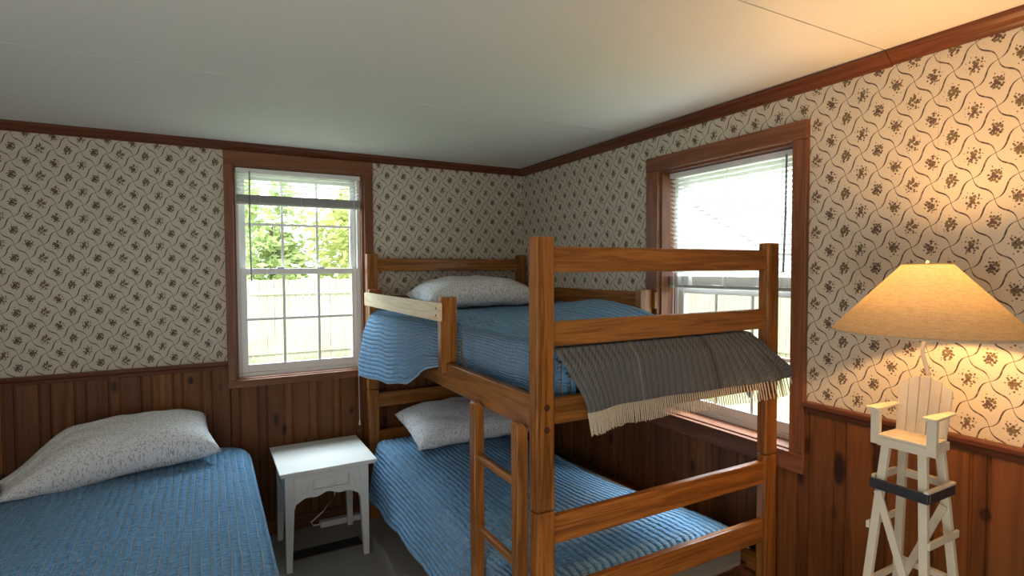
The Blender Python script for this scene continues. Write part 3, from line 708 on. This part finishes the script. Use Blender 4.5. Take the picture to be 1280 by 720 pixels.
# ------------------------------------------------------------------ nightstands
def nightstand(cx, y0, label):
    """y0 = front edge of the top; 0.48 wide, 0.49 deep, 0.517 high"""
    x0, x1, y1, zt = cx - .241, cx + .241, y0 + .485, .517
    t = thing('nightstand', (cx, (y0 + y1) / 2, 0), label, 'nightstand')
    bm = bmesh.new(); box(bm, x0 + .006, y0 + .006, zt - .024, x1 - .006, y1 - .004, zt - .012); box(bm, x0, y0, zt - .012, x1, y1, zt)
    obj('tabletop', bm, white_paint, t, bevel=.004, seg=3)
    a, b_, fy, by = x0 + .028, x1 - .040, y0 + .032, y1 - .04
    for (lx, ly, sx, sy) in ((a, fy, 1, 1), (b_, fy, -1, 1), (a, by, 1, -1), (b_, by, -1, -1)):
        bm = bmesh.new(); w, wb, zm = .044, .028, .34
        quad = lambda w_, z: [(lx, ly, z), (lx + sx * w_, ly, z), (lx + sx * w_, ly + sy * w_, z), (lx, ly + sy * w_, z)]
        rings = [[bm.verts.new(p) for p in quad(w_, z)] for w_, z in ((wb, 0), (w, zm), (w, zt - .0245))]
        for r0, r1 in zip(rings, rings[1:]):
            for k in range(4): bm.faces.new((r0[k], r0[(k + 1) % 4], r1[(k + 1) % 4], r1[k]))
        bm.faces.new(rings[0]); bm.faces.new(rings[-1]); obj('leg', bm, white_paint, t, bevel=.002)
    # scalloped front apron
    xa, xb = a + .0445, b_ - .0445; n = 40; up_, lo = [], []
    for k in range(n + 1):
        s = k / n; z = .372 - .030 * abs(2 * s - 1) ** 1.6 - .006 * math.cos(s * 6 * PI) - (.022 if s in (0, 1) else 0)
        lo.append((xa + (xb - xa) * s, z))
    pr = lo + [(xb, zt - .0245), (xa, zt - .0245)]
    bm = bmesh.new(); extrude_profile(bm, None, [(x, fy + .006, z) for x, z in pr], [(x, fy + .022, z) for x, z in pr]); obj('apron', bm, white_paint, t)
    for xs in ((a + .004, a + .02), (b_ - .02, b_ - .004)): obj('side_panel', B(xs[0], fy + .0445, .372, xs[1], by - .0445, zt - .0245), white_paint, t)
    obj('back_panel', B(xa, by - .018, .372, xb, by - .004, zt - .0245), white_paint, t)
    d0, d1, e0, e1 = cx - .082, cx + .102, .397, .462
    for da in (d0 - .03, d1 + .022): obj('drawer_trim', B(da, fy + .001, e0 - .012, da + .008, fy + .0055, e1 + .014), white_paint, t, bevel=.001)
    bm = bmesh.new(); hexa(bm, [(d0, fy + .0055, e0), (d1, fy + .0055, e0), (d1, fy + .0055, e1), (d0, fy + .0055, e1)], [(d0 + .012, fy - .012, e0 + .012), (d1 - .012, fy - .012, e0 + .012), (d1 - .012, fy - .012, e1 - .012), (d0 + .012, fy - .012, e1 - .012)])
    dr = obj('drawer', bm, white_paint, t)
    bm = bmesh.new(); c = Vector(((d0 + d1) / 2, fy - .012, (e0 + e1) / 2 + .004)); tube(bm, [c, c - Vector((0, .009, 0)), c - Vector((0, .014, 0)), c - Vector((0, .021, 0)), c - Vector((0, .026, 0)), c - Vector((0, .0275, 0))], [.008, .006, .014, .0165, .012, .004], 18)
    obj('knob', bm, white_paint, dr, smooth=.9)
    return t
nightstand(-1.441, -.535, 'small white nightstand with one drawer standing between the two beds')
nightstand(-.30, -2.93, 'white nightstand under the lifeguard chair table lamp')

# ------------------------------------------------------------------ lamp
LX, LY = -.30, -2.668
lamp = thing('table_lamp', (LX, LY, .517), 'lit table lamp with wide linen shade and white lifeguard chair base', 'lamp')
bm = bmesh.new(); R0, R1, zb, zt = .216, .056, 1.346, 1.527
prof = [(R0, zb), (R0 + .001, zb + .004), (R1 + .001, zt - .003), (R1, zt), (R1 - .002, zt), (R1 - .001, zt - .004), (R0 - .002, zb + .004), (R0 - .002, zb)]
lathe(bm, (LX, LY, 0), prof, 64, True); sh = obj('lamp_shade', bm, shade_m, lamp, smooth=.9)
bm = bmesh.new(); tube(bm, [(LX + R1 * math.cos(k * PI / 24), LY + R1 * math.sin(k * PI / 24), zt) for k in range(49)], .0022, 6, False); obj('shade_trim', bm, brass, sh)
bm = bmesh.new(); tube(bm, [(LX + R0 * math.cos(k * PI / 24), LY + R0 * math.sin(k * PI / 24), zb) for k in range(49)], .0022, 6, False); obj('shade_trim', bm, fringe_m, sh)
bm = bmesh.new()
for k in range(3): a = k * 2 * PI / 3 + .4; tube(bm, [(LX, LY, 1.512), (LX + R1 * math.cos(a), LY + R1 * math.sin(a), 1.524)], .0018, 6)
tube(bm, [(LX, LY, 1.50), (LX, LY, 1.535)], [.005, .004], 8); obj('shade_spider', bm, brass, sh)
bm = bmesh.new(); bmesh.ops.create_uvsphere(bm, u_segments=20, v_segments=12, radius=.028, matrix=Matrix.Translation((LX, LY, 1.452))); obj('bulb', bm, bulb_m, lamp, smooth=.9)
bm = bmesh.new(); lathe(bm, (LX, LY, 0), [(.014, 1.385), (.018, 1.39), (.018, 1.42), (.013, 1.43)], 18); obj('socket', bm, brass, lamp)
pl = bpy.data.lights.new('lamp_light', 'POINT'); pl.energy = 27; pl.color = (1, .53, .19); pl.shadow_soft_size = .03
po = bpy.data.objects.new('lamp_light', pl); COL.objects.link(po); po.location = (0, 0, 1.452 - .517 + .031); po.parent = lamp
# curved stem behind the chair back, up to the socket
CX = -.02
obj('stem', T([(LX + .024, LY + .002, .70), (LX + .026, LY + .002, 1.10), (LX + .026, LY, 1.21), (LX + .014, LY + .003, 1.25), (LX - .008, LY + .004, 1.29), (LX - .008, LY, 1.335), (LX, LY, 1.385)], .0052, 10), chair_white, lamp, smooth=.9)
# lifeguard chair: front towards -x
SX0, SX1, SY0, SY1, SZ = -.413, -.318, LY - .060, LY + .060, 1.075
bm = bmesh.new()
for k in range(4): x = SX0 + k * (SX1 - SX0) / 4; box(bm, x + .0006, SY0, SZ - .007, x + (SX1 - SX0) / 4 - .0006, SY1, SZ)
obj('seat', bm, chair_white, lamp, bevel=.001)
obj('seat_frame', boxes((SX0 + .001, SY0 + .001, SZ - .03, SX0 + .011, SY1 - .001, SZ - .0075), (SX0 + .0115, SY0 + .001, SZ - .03, SX1 + .02, SY0 + .010, SZ - .0075), (SX0 + .0115, SY1 - .010, SZ - .03, SX1 + .02, SY1 - .001, SZ - .0075)), chair_white, lamp, bevel=.0015)
bm = bmesh.new(); n = 5; wB = .118
for k in range(n):      # fan of five back slats under an arched top, leaning back
    a0, a1 = -1 + 2 * k / n, -1 + 2 * (k + 1) / n
    pts = []
    for a in (a0 + .01, a1 - .01): pts.append((a, 1.065))
    top = [(a, 1.228 - .032 * a * a) for a in (a1 - .01, (a0 + a1) / 2, a0 + .01)]
    fr = lambda a, z: (SX1 - .004 + (z - 1.065) * .16, LY + a * wB / 2 * (1 + (z - 1.065) * .6), z)
    A = [fr(a, z) for a, z in pts + top]
    extrude_profile(bm, None, A, [(x + .0075, y, z) for x, y, z in A])
obj('backrest', bm, chair_white, lamp, bevel=.001)
for s in (-1, 1):
    ya = LY + s * .066
    bm = bmesh.new(); pr = [(SX0 - .014, ya - .014), (SX0 - .006, ya - .017), (SX0 + .05, ya - .014), (SX1 + .012, ya - .009), (SX1 + .012, ya + .009), (SX0 + .05, ya + .014), (SX0 - .006, ya + .017), (SX0 - .014, ya + .014)]
    extrude_profile(bm, None, [(x, y, 1.140) for x, y in pr], [(x, y, 1.147) for x, y in pr]); ar = obj('armrest', bm, chair_white, lamp, bevel=.001)
    obj('arm_post', B(SX0 + .002, ya - .0105 * 1, SZ - .028, SX0 + .016, ya + .0105, 1.1398), chair_white, ar, bevel=.001)
# splayed legs, foot band, braces
zt_, zb_ = SZ - .03, .537
def legp(sx, sy, z):
    f = (zt_ - z) / (zt_ - zb_)
    x = (SX0 + .016) if sx < 0 else (SX1 + .008)
    return Vector((x + sx * .045 * f, LY + sy * (.043 + .034 * f), z))
for sx in (-1, 1):
    for sy in (-1, 1):
        bm = bmesh.new(); bar(bm, legp(sx, sy, zb_), legp(sx, sy, zt_ + .004), .020, .015); obj('leg', bm, chair_white, lamp, bevel=.0015)
zb2 = .945; o_ = .012
F = [legp(-1, -1, zb2), legp(1, -1, zb2), legp(1, 1, zb2), legp(-1, 1, zb2)]
bm = bmesh.new(); box(bm, F[0].x - .022, F[0].y - .019, zb2 - .014, F[0].x - .0115, F[3].y + .019, zb2 + .012); box(bm, F[0].x - .0112, F[0].y - .0205, zb2 - .014, F[1].x + .012, F[0].y - .0125, zb2 + .012); obj('foot_band', bm, lamp_black, lamp, bevel=.0015)
bm = bmesh.new(); box(bm, F[0].x - .0225, F[0].y - .021, zb2 + .0122, F[1].x + .013, F[0].y - .010, zb2 + .019); box(bm, F[1].x - .004, F[1].y - .009, zb2 + .0, F[1].x + .012, F[2].y + .02, zb2 + .019); box(bm, F[3].x - .01, F[3].y + .0115, zb2, F[2].x + .012, F[3].y + .02, zb2 + .019)
obj('foot_rail', bm, chair_white, lamp, bevel=.001)
bm = bmesh.new()   # crossed braces on the front pair
bar(bm, legp(-1, 1, .925) + Vector((-.012, 0, 0)), legp(-1, -1, .60) + Vector((-.012, 0, 0)), .018, .006); obj('cross_brace', bm, chair_white, lamp)
bm = bmesh.new(); bar(bm, legp(1, -1, .90) + Vector((-.012, 0, 0)), legp(1, 1, .60) + Vector((-.012, 0, 0)), .018, .006); obj('cross_brace', bm, chair_white, lamp)
for z in (.828, .66):
    for sy in (-1, 1): a, c = legp(-1, sy, z), legp(1, sy, z); obj('side_rung', B(a.x - .012, a.y + sy * .0105, z - .009, c.x + .014, a.y + sy * .018, z + .009), chair_white, lamp, bevel=.001)
z = .70; bm = bmesh.new(); a, c = legp(1, -1, z), legp(1, 1, z); box(bm, a.x - .008, a.y, z - .008, a.x + .008, c.y, z + .008); obj('back_rung', bm, chair_white, lamp, bevel=.001)
obj('base', B(LX - .20, LY - .125, .5185, LX + .15, LY + .125, .537), chair_white, lamp, bevel=.004)

# ------------------------------------------------------------------ floor details
reg = thing('floor_register', (-1.43, -.335, 0), 'dark brown metal floor vent in the carpet under the small nightstand', 'vent')
obj('frame', boxes((-1.62, -.385, .001, -1.25, -.372, .006), (-1.62, -.305, .001, -1.25, -.292, .006), (-1.62, -.372, .001, -1.607, -.305, .006), (-1.263, -.372, .001, -1.25, -.305, .006)), register_m, reg)
bm = bmesh.new()
for k in range(22): box(bm, -1.603 + k * .0155, -.371, .001, -1.603 + k * .0155 + .007, -.306, .0045)
obj('grille', bm, register_m, reg)
obj('pan', B(-1.606, -.3715, .0004, -1.264, -.3055, .0012), lamp_black, reg)
ps = thing('power_strip', (-1.24, -.06, 0), 'white power strip lying along the wall behind the small nightstand', 'power strip')
obj('body', B(-1.42, -.082, .001, -1.145, -.036, .036), white_paint, ps, bevel=.006, seg=3)
obj('cord', T([(-1.42, -.06, .018), (-1.455, -.062, .02), (-1.47, -.07, .045), (-1.40, -.075, .10), (-1.335, -.07, .18), (-1.325, -.062, .26), (-1.35, -.05, .33), (-1.36, -.04, .42)], .0045, 8), cord_m, ps, smooth=.9)

# ------------------------------------------------------------------ outside
struct_o = obj('lawn', B(-14, TH + .05, -.75, 16, 22, -.6), grass_m, None, (0, 10, -.6)); struct_o['kind'] = 'structure'
o2 = obj('lawn', B(TH + .05, -14, -.76, 16, TH + .04, -.601), grass_m, None, (8, -6, -.6)); o2['kind'] = 'structure'
def fence(p0, p1, label):
    p0, p1 = Vector(p0), Vector(p1); d = (p1 - p0); L = d.length; d.normalize(); n = Vector((-d.y, d.x, 0))
    t = thing('board_fence', ((p0 + p1) / 2)[:2] + (-.6,), label, 'fence')
    def slab(bm, s0, s1, n0, n1, z0, z1):
        q = lambda z: [tuple(p0 + d * s + n * m_ + Vector((0, 0, z))) for s, m_ in ((s0, n0), (s1, n0), (s1, n1), (s0, n1))]
        hexa(bm, q(z0), q(z1))
    bm = bmesh.new(); s = 0; random.seed(int(L * 10))
    while s < L - .14: slab(bm, s + .004, s + .137, 0, .02, -.55, 1.32 + random.uniform(-.012, .012)); s += .142
    obj('boards', bm, fence_m, t)
    s = .6
    while s < L: bm = bmesh.new(); slab(bm, s, s + .1, -.1, -.001, -.6, 1.38); obj('post', bm, fence_m, t); s += 2.4
    for z in (-.25, 1.0): bm = bmesh.new(); slab(bm, 0, L, .021, .06, z, z + .09); obj('rail', bm, fence_m, t)
fence((8.2, 9.2, 0), (-7, 9.2, 0), 'pale board fence across the lawn outside the window over the nightstand')
fence((8.5, -7, 0), (8.5, 9.1, 0), 'pale board fence outside the window behind the bunk bed')
def grass_tuft(x, y, label, seed, n=60):
    random.seed(seed); bm = bmesh.new()
    for k in range(n):
        a = random.uniform(0, 2 * PI); r = random.uniform(0, .22); bx, by = x + r * 1.6 * math.cos(a), y + r * .6 * math.sin(a); h = random.uniform(.12, .34); dx, dy = random.uniform(-.1, .1), random.uniform(-.06, .06)
        p = [(bx - .014, by, -.6), (bx + .014, by, -.6), (bx + .009 + dx * .5, by + dy * .5, -.6 + h * .6), (bx + dx, by + dy, -.6 + h), (bx - .009 + dx * .5, by + dy * .5, -.6 + h * .6)]
        bm.faces.new([bm.verts.new(q) for q in p])
    tag(obj('grass_tuft', bm, blade_m, None, (x, y, -.6)), label, 'grass', 'grass tufts along the fence', 'stuff')
for k, (x, lab) in enumerate(((-1.2, 'tuft of grass at the fence foot, left in the nightstand window'), (-.2, 'tuft of grass at the fence foot, middle of the nightstand window'), (.55, 'tall tuft of grass at the fence foot, right in the nightstand window'), (1.3, 'tuft of grass at the fence foot behind the bunk post'))): grass_tuft(x, 8.85, lab, k)
def tree(x, y, z0, h, r, mat, label, seed, n=2600):
    t = thing('leafy_tree', (x, y, z0), label, 'tree', 'trees beyond the fence'); random.seed(seed)
    obj('trunk', T([(x, y, z0), (x + .1, y, z0 + h * .4), (x, y + .1, z0 + h * .75)], [.18, .13, .05], 10), bark_m, t)
    bm = bmesh.new(); cl = [(Vector((random.gauss(0, .5), random.gauss(0, .4), random.uniform(-.8, .8))), random.uniform(.3, .55)) for _ in range(22)]
    for k in range(n):
        c, cr = random.choice(cl); v = Vector((random.gauss(0, 1), random.gauss(0, 1), random.gauss(0, 1))).normalized() * cr * random.uniform(.6, 1)
        p = Vector((x, y, z0 + h * .62)) + Vector(((c.x + v.x) * r, (c.y + v.y) * r, (c.z + v.z) * h * .42))
        a = Vector((random.gauss(0, 1), random.gauss(0, 1), random.gauss(0, .5))).normalized(); b_ = a.cross(Vector((random.gauss(0, 1), random.gauss(0, 1), random.gauss(0, 1)))).normalized(); s = random.uniform(.06, .13)
        bm.faces.new([bm.verts.new(p + q) for q in (a * s * 1.5, b_ * s * .6, -a * s * 1.5, -b_ * s * .6)])
    obj('foliage', bm, mat, t)
tree(1.55, 11.8, -.6, 4.2, 1.0, leaf_y, 'bright yellow-green tree right of centre above the fence in the nightstand window', 3)
tree(-.5, 12.1, -.6, 4.3, .85, leaf_g, 'mid-green tree left of centre above the fence in the nightstand window', 8)
tree(11.5, 3.0, -.6, 4.0, 1.3, leaf_g, 'green tree above the fence outside the half-covered window', 12, 1800)
def house(x0, y0, x1, y1, zw, zr, ridge, label):
    t = thing('neighbour_house', ((x0 + x1) / 2, (y0 + y1) / 2, -.6), label, 'house')
    bm = bmesh.new(); box(bm, x0, y0, -.6, x1, y1, zw)
    obj('walls', bm, siding_m, t)
    bm = bmesh.new(); e = .3
    if ridge == 'x': xm = (x0 + x1) / 2; pr = [(x0 - e, zw - .1), (xm, zr), (x1 + e, zw - .1), (x1 + e, zw - .22), (xm, zr - .12), (x0 - e, zw - .22)]; extrude_profile(bm, None, [(x, y0 - e, z) for x, z in pr], [(x, y1 + e, z) for x, z in pr])
    else: ym = (y0 + y1) / 2; pr = [(y0 - e, zw - .1), (ym, zr), (y1 + e, zw - .1), (y1 + e, zw - .22), (ym, zr - .12), (y0 - e, zw - .22)]; extrude_profile(bm, None, [(x0 - e, y, z) for y, z in pr], [(x1 + e, y, z) for y, z in pr])
    obj('roof', bm, roof_m, t)
    bm = bmesh.new()
    if ridge == 'x':
        A = [(x0, y0, zw), (x1, y0, zw), ((x0 + x1) / 2, y0, zr - .15)]; extrude_profile(bm, None, A, [(x, y1, z) for x, y, z in A])
    else:
        A = [(x0, y0, zw), (x0, y1, zw), (x0, (y0 + y1) / 2, zr - .15)]; extrude_profile(bm, None, A, [(x1, y, z) for x, y, z in A])
    obj('gable', bm, siding_m, t)
    f = obj('window', B(x0 + (x1 - x0) * .6, y0 - .05, .6, x0 + (x1 - x0) * .78, y0 - .001, 1.9), siding_m, t); obj('pane', B(x0 + (x1 - x0) * .62, y0 - .06, .7, x0 + (x1 - x0) * .76, y0 - .051, 1.8), dark_glass, f)
house(-5.6, 14.2, -.75, 19, 2.55, 3.6, 'y', 'white house with grey roof left of the trees in the nightstand window')
house(11.5, 6.5, 15.4, 12.5, 2.1, 3.9, 'y', 'white house with grey roof beyond the fence outside the half-covered window')
